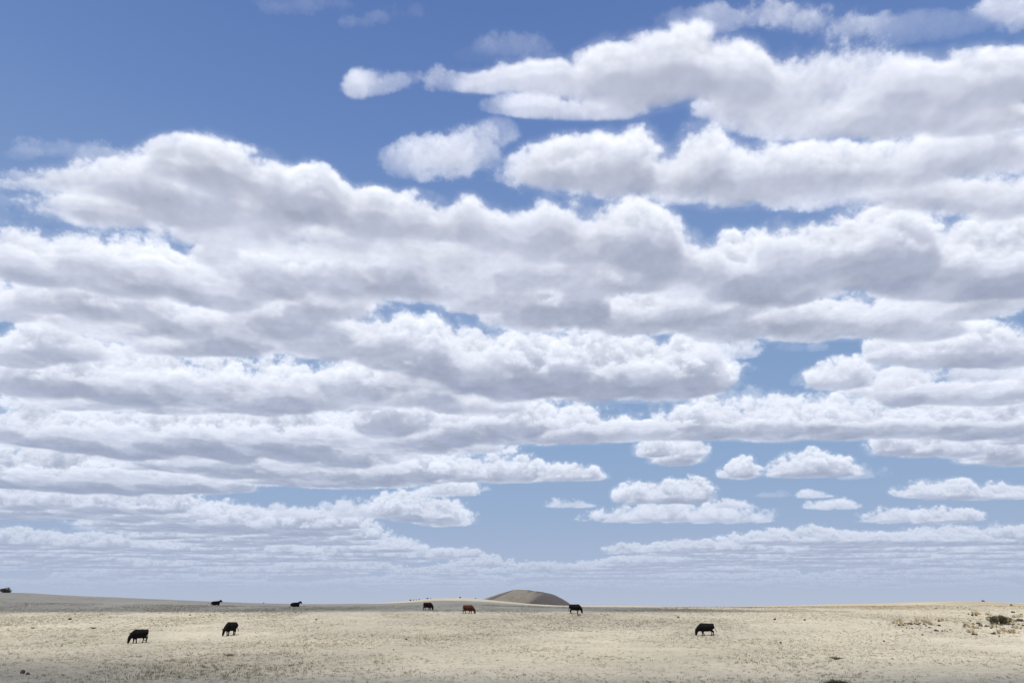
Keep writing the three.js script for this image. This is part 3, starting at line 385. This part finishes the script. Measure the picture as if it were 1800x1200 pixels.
// ---- cattle: one skin over a skeleton of tapered bones ----
function skin(bones, size, centre, cells, blend = 0.05) {   // smooth union of tapered capsules [ax, ay, az, bx, by, bz, ra, rb, squash across z]
  const mc = new MarchingCubes(cells, new THREE.MeshBasicMaterial(), false, false, 400000), n = cells, field = mc.field;
  for (let k = 0; k < n; k++) for (let j = 0; j < n; j++) for (let i = 0; i < n; i++) {
    const x = centre[0] + (i - n / 2) / (n / 2) * size, y = centre[1] + (j - n / 2) / (n / 2) * size, z = centre[2] + (k - n / 2) / (n / 2) * size;
    let d = 1e3;
    for (const [ax, ay, az, bx, by, bz, ra, rb, sq = 1] of bones) {
      const ux = bx - ax, uy = by - ay, uz = (bz - az), px = x - ax, py = y - ay, pz = z - az, t = clamp((px * ux + py * uy + pz * uz) / (ux * ux + uy * uy + uz * uz + 1e-9), 0, 1);
      const ex = px - ux * t, ey = py - uy * t, ez = (pz - uz * t) / sq, s = Math.sqrt(ex * ex + ey * ey + ez * ez) - (ra + (rb - ra) * t);
      if (s > d + blend) continue;
      const h = Math.max(blend - Math.abs(s - d), 0) / blend; d = Math.min(s, d) - h * h * blend * 0.25;
    }
    field[k * n * n + j * n + i] = -d;
  }
  mc.isolation = 0; mc.update();
  const g = new THREE.BufferGeometry(), P = mc.positionArray.slice(0, mc.count * 3), N = mc.normalArray.slice(0, mc.count * 3);
  for (let i = 0; i < P.length; i += 3) { P[i] = centre[0] + P[i] * size; P[i + 1] = centre[1] + P[i + 1] * size; P[i + 2] = centre[2] + P[i + 2] * size; }
  g.setAttribute('position', new THREE.BufferAttribute(P, 3)); g.setAttribute('normal', new THREE.BufferAttribute(N, 3));
  const w = mergeVertices(g, 1e-4); w.computeVertexNormals(); return w;
}
const both = (...b) => [b, b.map((v, i) => (i === 2 || i === 5 ? -v : v))];
const TRUNK = [[-0.72, 1.0, 0, -0.2, 0.91, 0, 0.34, 0.42, 0.72], [-0.2, 0.91, 0, 0.3, 0.89, 0, 0.425, 0.43, 0.72], [0.3, 0.89, 0, 0.6, 0.95, 0, 0.42, 0.36, 0.68], [-0.86, 1.16, 0, -0.7, 1.1, 0, 0.18, 0.25, 1.1], [-0.95, 1.28, 0, 0.58, 1.28, 0, 0.075, 0.1, 1], [0.72, 0.76, 0, 0.45, 0.62, 0, 0.24, 0.22, 0.75], [-0.5, 0.66, 0, -0.3, 0.62, 0, 0.17, 0.13, 0.9]];
function leg(front, side, sx, swing) {   // swing: how far the foot stands ahead of its joint
  const z = side * 0.17;
  return front
    ? [[sx, 0.95, z, sx + 0.02, 0.62, z, 0.18, 0.115], [sx + 0.02, 0.64, z, sx + 0.03 + swing * 0.55, 0.4, z, 0.12, 0.076], [sx + 0.03 + swing * 0.55, 0.4, z, sx + swing, 0.12, z, 0.068, 0.05], [sx + swing, 0.12, z, sx + 0.04 + swing, 0.03, z, 0.05, 0.06]]
    : [[sx, 1.0, z, sx + 0.12 + swing * 0.3, 0.68, z * 1.1, 0.25, 0.14], [sx + 0.12 + swing * 0.3, 0.68, z * 1.1, sx - 0.14 + swing * 0.8, 0.46, z, 0.15, 0.078], [sx - 0.14 + swing * 0.8, 0.46, z, sx - 0.1 + swing, 0.12, z, 0.07, 0.052], [sx - 0.1 + swing, 0.12, z, sx - 0.05 + swing, 0.03, z, 0.05, 0.062]];
}
function headBones(px, py, mx, my, z = 0, mz = z) {   // poll, muzzle: brow, jaw, muzzle, ears
  const L = Math.hypot(mx - px, my - py), ux = (mx - px) / L, uy = (my - py) / L, nx = -uy, ny = ux, back = nx * -1 > 0 ? 1 : -1;
  const at = (t, s) => [px + ux * L * t + nx * s * back, py + uy * L * t + ny * s * back];
  const [jx, jy] = at(0.3, 0.06), [kx, ky] = at(0.8, 0.03);
  return [[px, py, z, px + ux * L * 0.4, py + uy * L * 0.4, z, 0.175, 0.17, 0.75], [px + ux * L * 0.4, py + uy * L * 0.4, z, mx, my, mz, 0.165, 0.125, 0.72], [jx, jy, z, kx, ky, mz, 0.145, 0.095, 0.7],
    [px, py, z + 0.1, px - ux * 0.03, py - uy * 0.03, z + 0.25, 0.035, 0.05], [px, py, z - 0.1, px - ux * 0.03, py - uy * 0.03, z - 0.25, 0.035, 0.05]];
}
const tail = (sway) => [[-0.95, 1.24, 0, -1.02, 0.95, sway * 0.4, 0.045, 0.03], [-1.02, 0.95, sway * 0.4, -1.02 - Math.abs(sway), 0.62, sway, 0.028, 0.028], [-1.02 - Math.abs(sway), 0.62, sway, -1.03 - Math.abs(sway) * 1.5, 0.42, sway * 1.2, 0.045, 0.03]];
const grazing = (reach, low, s, sway) => [...TRUNK, [0.5, 1.0, 0, 0.84, 0.82, 0, 0.38, 0.31, 0.62], [0.84, 0.82, 0, 1.0 + reach * 0.7, 0.63, 0, 0.31, 0.23, 0.62], ...headBones(1.06 + reach * 0.7, 0.62, 1.12 + reach, low),
  ...leg(true, 1, 0.42, s[0]), ...leg(true, -1, 0.42, s[1]), ...leg(false, 1, -0.68, s[2]), ...leg(false, -1, -0.68, s[3]), ...tail(sway)];
const resting = [[-0.72, 0.45, 0, -0.1, 0.45, 0, 0.34, 0.4, 0.95], [-0.1, 0.45, 0, 0.45, 0.48, 0, 0.4, 0.35, 0.9], [-0.85, 0.5, 0, -0.7, 0.5, 0, 0.22, 0.26, 1], [-0.7, 0.76, 0, 0.45, 0.82, 0, 0.06, 0.08],
  [0.45, 0.62, 0, 0.8, 0.86, 0, 0.28, 0.19, 0.75], ...headBones(0.88, 0.96, 1.24, 0.74), ...both(-0.5, 0.32, 0.26, -0.15, 0.2, 0.42, 0.24, 0.14), ...both(-0.15, 0.16, 0.42, -0.5, 0.08, 0.5, 0.09, 0.06), ...both(-0.5, 0.08, 0.5, -0.25, 0.06, 0.56, 0.055, 0.05),
  ...both(0.5, 0.34, 0.2, 0.7, 0.14, 0.26, 0.15, 0.09), ...both(0.7, 0.12, 0.26, 0.36, 0.07, 0.3, 0.07, 0.055), [-1.05, 0.5, 0, -1.12, 0.2, 0.1, 0.05, 0.03], [-1.12, 0.2, 0.1, -0.95, 0.07, 0.3, 0.03, 0.045]];
const BODY = {
  grazing: skin(grazing(0.04, 0.15, [0.02, -0.12, 0.1, -0.1], 0.06), 1.4, [0.1, 0.72, 0], 104),
  reaching: skin(grazing(0.2, 0.13, [-0.16, 0.12, -0.14, 0.16], -0.16), 1.45, [0.12, 0.72, 0], 104),
  resting: skin(resting, 1.3, [0.05, 0.55, 0], 96),
};
const EYES = { grazing: [1.12, 0.5], reaching: [1.26, 0.47], resting: [1.0, 0.95] };
const eyeShape = new THREE.SphereGeometry(0.024, 10, 8), eyeMaterial = standard(0.01, 0.008, 0.007, 0.15);
const coat = (r, g, b) => new THREE.MeshPhysicalMaterial({ color: new THREE.Color().setRGB(r, g, b), roughness: 0.85, specularIntensity: 0.25 });
const COATS = { black: coat(0.0055, 0.005, 0.0055), brown: coat(0.02, 0.008, 0.006), red: coat(0.055, 0.02, 0.01) };
function cow(pose, coatName, [x, z], turn, size, label) {
  const o = thing('cow', x, z, turn * D2R, 0.02); o.scale.set(size * 0.93, size, size); tag(o, label, 'cow');
  mesh('body', BODY[pose], COATS[coatName], o);
  for (const s of [-1, 1]) mesh('eye', eyeShape, eyeMaterial, o).position.set(EYES[pose][0], EYES[pose][1], s * 0.105);
}
const herd = (k) => HERD[k][0];
cow('grazing', 'black', herd('A'), 238, 1.0, 'black cow grazing with head to the left, nearest of the cattle, lower left');
cow('reaching', 'black', herd('B'), 256, 1.1, 'black cow turned three-quarters to the viewer, grazing right of the nearest cow');
cow('reaching', 'black', herd('C'), 174, 1.0, 'black cow grazing with head to the left, alone on the right half of the pasture');
cow('grazing', 'brown', herd('D'), 36, 0.96, 'dark brown cow grazing on the shaded strip, left of the reddish cow');
cow('reaching', 'red', herd('E'), -20, 1.0, 'reddish brown cow grazing with head to the right, below the hill');
cow('grazing', 'black', herd('F'), -12, 1.06, 'black cow grazing with head right, below the right foot of the hill');
cow('resting', 'black', herd('G'), 22, 0.95, 'black cow lying on the far slope, left of the two resting cattle');
cow('resting', 'black', herd('H'), 10, 0.98, 'black cow lying on the far slope, right of the two resting cattle');

// ---- rocks ----
const rockMaterial = standard(0.062, 0.055, 0.055, 0.9), paleRock = standard(0.16, 0.145, 0.13, 0.95), ROCKS = [];
for (let v = 0; v < 6; v++) {
  const g = mergeVertices(new THREE.IcosahedronGeometry(0.5, 2).deleteAttribute('normal').deleteAttribute('uv')), p = g.attributes.position, r = rng(300 + v), cuts = Array.from({ length: 7 }, () => new THREE.Vector3(r() - 0.5, r() * 0.9 - 0.3, r() - 0.5).normalize()), q = new THREE.Vector3();
  for (let i = 0; i < p.count; i++) {
    q.fromBufferAttribute(p, i);
    for (const c of cuts) { const s = q.dot(c) - 0.36; if (s > 0) q.addScaledVector(c, -s * 0.9); }
    q.multiplyScalar(1 + 0.07 * noise(q.x * 0.6 + v * 0.17, q.y * 0.6, q.z * 0.6)); p.setXYZ(i, q.x * 1.05, q.y * 0.78, q.z * 0.85);
  }
  const flat = g.toNonIndexed(); flat.computeVertexNormals(); ROCKS.push(flat);
}
let rockCount = 0;
function rock([x, z, w], label, group, m = rockMaterial, tall = 1) {
  const r = rng(900 + rockCount * 7), o = mesh('rock', ROCKS[rockCount++ % 6], m), s = w * (0.95 + 0.2 * r());
  o.position.set(x, groundHeight(x, z) + s * 0.16 * tall, z); o.rotation.set((r() - 0.5) * 0.4, r() * 6.283, (r() - 0.5) * 0.4); o.scale.set(s, s * (0.75 + 0.4 * r()) * tall, s); tag(o, label, 'rock', group);
}
for (const a of ROCKS_MIDDLE) rock(a, 'dark volcanic rock in the low outcrop among golden grass, well left of the round shrub', 'rocks of the left outcrop on the right-hand rise');
for (const a of ROCKS_BELOW) rock(a, 'scattered dark rock between the left outcrop and the round shrub on the right', 'scattered rocks between outcrop and shrub');
for (const a of ROCKS_BY_SHRUB) rock(a, 'dark rock lying in the grass left of and below the round shrub', 'rocks beside the round shrub');
for (const a of ROCKS_AT_EDGE) rock(a, 'dark rock in the outcrop right of the round shrub at the right edge', 'rocks of the outcrop at the right edge');
for (const a of ROCKS_ON_CREST) rock(a, 'small dark stone on the crest of the grassy knoll left of the hill', 'stones along the crest of the knoll');
rock(SINGLE_ROCKS.crestRight[0], 'dark flat rock on the skyline of the right-hand rise', null);
rock(SINGLE_ROCKS.front[0], 'pointed black rock standing in the shaded grass at the lower left corner', null, rockMaterial, 1.7);
rock(SINGLE_ROCKS.front[1], 'low black rock just right of the pointed one in the lower left corner', null);
rock(SINGLE_ROCKS.cow[0], 'small grey stone on the grass in front of the black cow by the hill', null, paleRock);
[['below the right-hand resting cow', 0], ['near the left edge, at the front edge of the shaded strip', 0], ['near the left edge, just below the shaded strip', 0], ['below and left of the left-hand resting cow', 0], ['right below the left-hand resting cow', 0], ['between the two black cows at left', 0], ['at the hind feet of the nearest cow', 0], ['left of and above the lone cow on the right half', 0], ['right of and above the lone cow on the right half', 0], ['on the upper right-hand rise above the left outcrop', 0],
  ['on the upper right-hand rise, between outcrop and skyline', 0], ['above and right of the round shrub', 0], ['at the right edge, above the outcrop beside the shrub', 0], ['just under the skyline near the right edge', 0], ['on the skyline between the two resting cows', 0], ['halfway between the lone right-hand cow and the left outcrop', 0], ['below the left outcrop on the right-hand rise', 0], ['in the middle of the pasture, lower left of the reddish cow', 0], ['below and right of the lone cow on the right half', 0], ['in the middle of the pasture, nearest the bottom edge', 0]]
  .forEach(([where], i) => rock(SINGLE_ROCKS.lone[i], 'small dark stone ' + where, 'lone stones in the pasture'));

// ---- shrubs and weeds ----
function shrub(name, category, label, [x, z, w], h, colors, seed, leaves, leafSize, spiky) {
  const o = thing(name, x, z), r = rng(seed), stems = [], foliage = [[], [], []]; tag(o, label, category);
  const lobes = Array.from({ length: spiky ? 14 : 11 }, () => { const a = r() * 6.283, d = Math.sqrt(r()) * 0.36 * w; return [Math.cos(a) * d, h * (spiky ? 0.35 + 0.33 * r() : (0.2 + 0.5 * r()) * (1 - 0.45 * Math.pow(d / (0.36 * w), 2))), Math.sin(a) * d * 0.9, w * (0.14 + 0.09 * r()), h * (0.22 + 0.14 * r())]; });
  for (const [cx, cy, cz, rw, rh] of lobes) {
    for (let k = 0; k < 5; k++) {
      const ex = cx + (r() - 0.5) * rw * 1.3, ez = cz + (r() - 0.5) * rw * 1.3, ey = cy + rh * (0.3 + 0.9 * r() * (spiky ? 1.6 : 1)), path = new THREE.CatmullRomCurve3([new THREE.Vector3(cx * 0.12, -0.05, cz * 0.12), new THREE.Vector3(ex * 0.6, ey * 0.45, ez * 0.6), new THREE.Vector3(ex, ey, ez)]);
      stems.push(new THREE.TubeGeometry(path, 5, 0.006 * w + 0.004, 4));
    }
    for (let k = 0; k < leaves / lobes.length; k++) {
      const v = new THREE.Vector3(r() - 0.5, r() - 0.5, r() - 0.5).normalize().multiplyScalar(0.55 + 0.5 * Math.pow(r(), 0.6)), px = cx + v.x * rw, py = Math.max(cy + v.y * rh * (spiky && v.y > 0 ? 1.5 : 1), 0.03), pz = cz + v.z * rw;
      const a = new THREE.Vector3(r() - 0.5, r() - (spiky ? 0 : 0.35), r() - 0.5).normalize().multiplyScalar(leafSize * (0.6 + 0.8 * r())), b = new THREE.Vector3(r() - 0.5, r() - 0.5, r() - 0.5).cross(a).normalize().multiplyScalar(leafSize * (spiky ? 0.14 : 0.3)), l = foliage[Math.floor(r() * 3)];
      l.push(px - b.x, py - b.y, pz - b.z, px + b.x, py + b.y, pz + b.z, px + a.x, py + a.y, pz + a.z);
    }
  }
  mesh('stems', mergeGeometries(stems), standard(0.075, 0.062, 0.048, 1), o);
  const all = [], tints = []; foliage.forEach((l, i) => { for (const q of l) all.push(q); for (let k = 0; k < l.length / 3; k++) tints.push(...colors[i]); });
  const g = new THREE.BufferGeometry(); g.setAttribute('position', new THREE.Float32BufferAttribute(all, 3)); g.setAttribute('color', new THREE.Float32BufferAttribute(tints, 3)); g.computeVertexNormals();
  mesh('foliage', g, new THREE.MeshStandardMaterial({ vertexColors: true, roughness: 0.9, side: THREE.DoubleSide }), o);
}
const OLIVE = [[0.085, 0.08, 0.05], [0.115, 0.1, 0.068], [0.065, 0.066, 0.042]], DEAD = [[0.16, 0.145, 0.115], [0.2, 0.18, 0.14], [0.12, 0.108, 0.088]];
shrub('shrub', 'shrub', 'round dark olive shrub standing among rocks on the right-hand rise', SHRUBS.right[0], SHRUBS.right[0][2] * 0.54, OLIVE, 61, 7000, 0.09, false);
shrub('shrub', 'shrub', 'low dark shrub on the skyline at the left edge', SHRUBS.left[0], SHRUBS.left[0][2] * 0.38, OLIVE, 62, 5000, 0.12, false);
shrub('shrub', 'shrub', 'spiky dark plant whose tips poke up from the bottom edge, right of centre', SHRUBS.front[0], 0.26, [[0.05, 0.055, 0.032], [0.085, 0.08, 0.05], [0.045, 0.045, 0.028]], 63, 800, 0.12, true);
WEEDS.forEach((a, i) => shrub('weed_patch', 'weeds', ['flat patch of grey dead weeds in the grass below the second cow from the left', 'flat patch of grey dead weeds behind the nearest cow, to its upper left', 'thin grey weeds at the far left of the lit grass', 'long flat patch of grey weeds on the right above the spiky plant'][i], a, 0.13, DEAD, 70 + i, 300, 0.07, true));

// ---- clouds overhead, outside the frame: their shadows lie over the far strip and the nearest grass ----
function flatCloud(height, x0, x1, edges, opacity, seed) {   // a long low cloud; edges(x) gives where its shadow begins and ends on the ground, towards -z
  const n = Math.ceil((x1 - x0) / 2.5), k = 28, p = [], index = [], ox = SUN[0] / SUN[1] * height, oz = SUN[2] / SUN[1] * height, ring = 2 * k;
  for (let i = 0; i <= n; i++) {
    const u = i / n, x = x0 + (x1 - x0) * u, [near, far] = edges(x), mid = (near + far) / 2, half = (far - near) / 2 * Math.pow(Math.max(1 - Math.pow(2 * u - 1, 12), 0), 0.5) + 0.01;
    for (let j = 0; j < ring; j++) {
      const a = j / ring * Math.PI * 2, c = Math.cos(a), s = Math.sin(a), z = -(mid + c * half), lump = 1 + 0.35 * soft(x / 9 + seed, z / 9) + 0.25 * soft(x / 3.7, z / 3.7 + seed);
      p.push(x + ox, height + (s > 0 ? s * 0.5 * lump : s * 0.1) * Math.min(half, 16), z + oz);
      if (i < n) { const A = i * ring + j, B = i * ring + (j + 1) % ring; index.push(A, B, A + ring, B, B + ring, A + ring); }
    }
  }
  const g = new THREE.BufferGeometry(); g.setAttribute('position', new THREE.Float32BufferAttribute(p, 3)); g.setIndex(index); g.computeVertexNormals();
  mesh('cloud', g, new THREE.MeshStandardMaterial({ color: 0xf2f3f6, roughness: 1, transparent: true, opacity, side: THREE.DoubleSide })).userData.kind = 'structure';
}
const farEdge = [[-270, 189], [-105, 187], [-92, 200], [-45, 198], [-30, 170], [0, 164], [18, 150], [40, 134], [62, 129.5]];
flatCloud(900, -270, 62, (x) => [127 + 0.8 * soft(x / 11, 3), knots(farEdge, x) + 1.5 * soft(x / 14, 8)], 0.43, 5);
flatCloud(2600, -100, 110, (x) => [2, 45.5 + 3 * soft(x / 13, 1) + 1.4 * soft(x / 5, 4) + 10 * smooth(-8, -36, x)], 0.36, 6);
flatCloud(5200, -190, 120, (x) => [2, 74 - 26 * smooth(-45, 20, x)], 0.14, 7);
renderer.render(scene, camera);
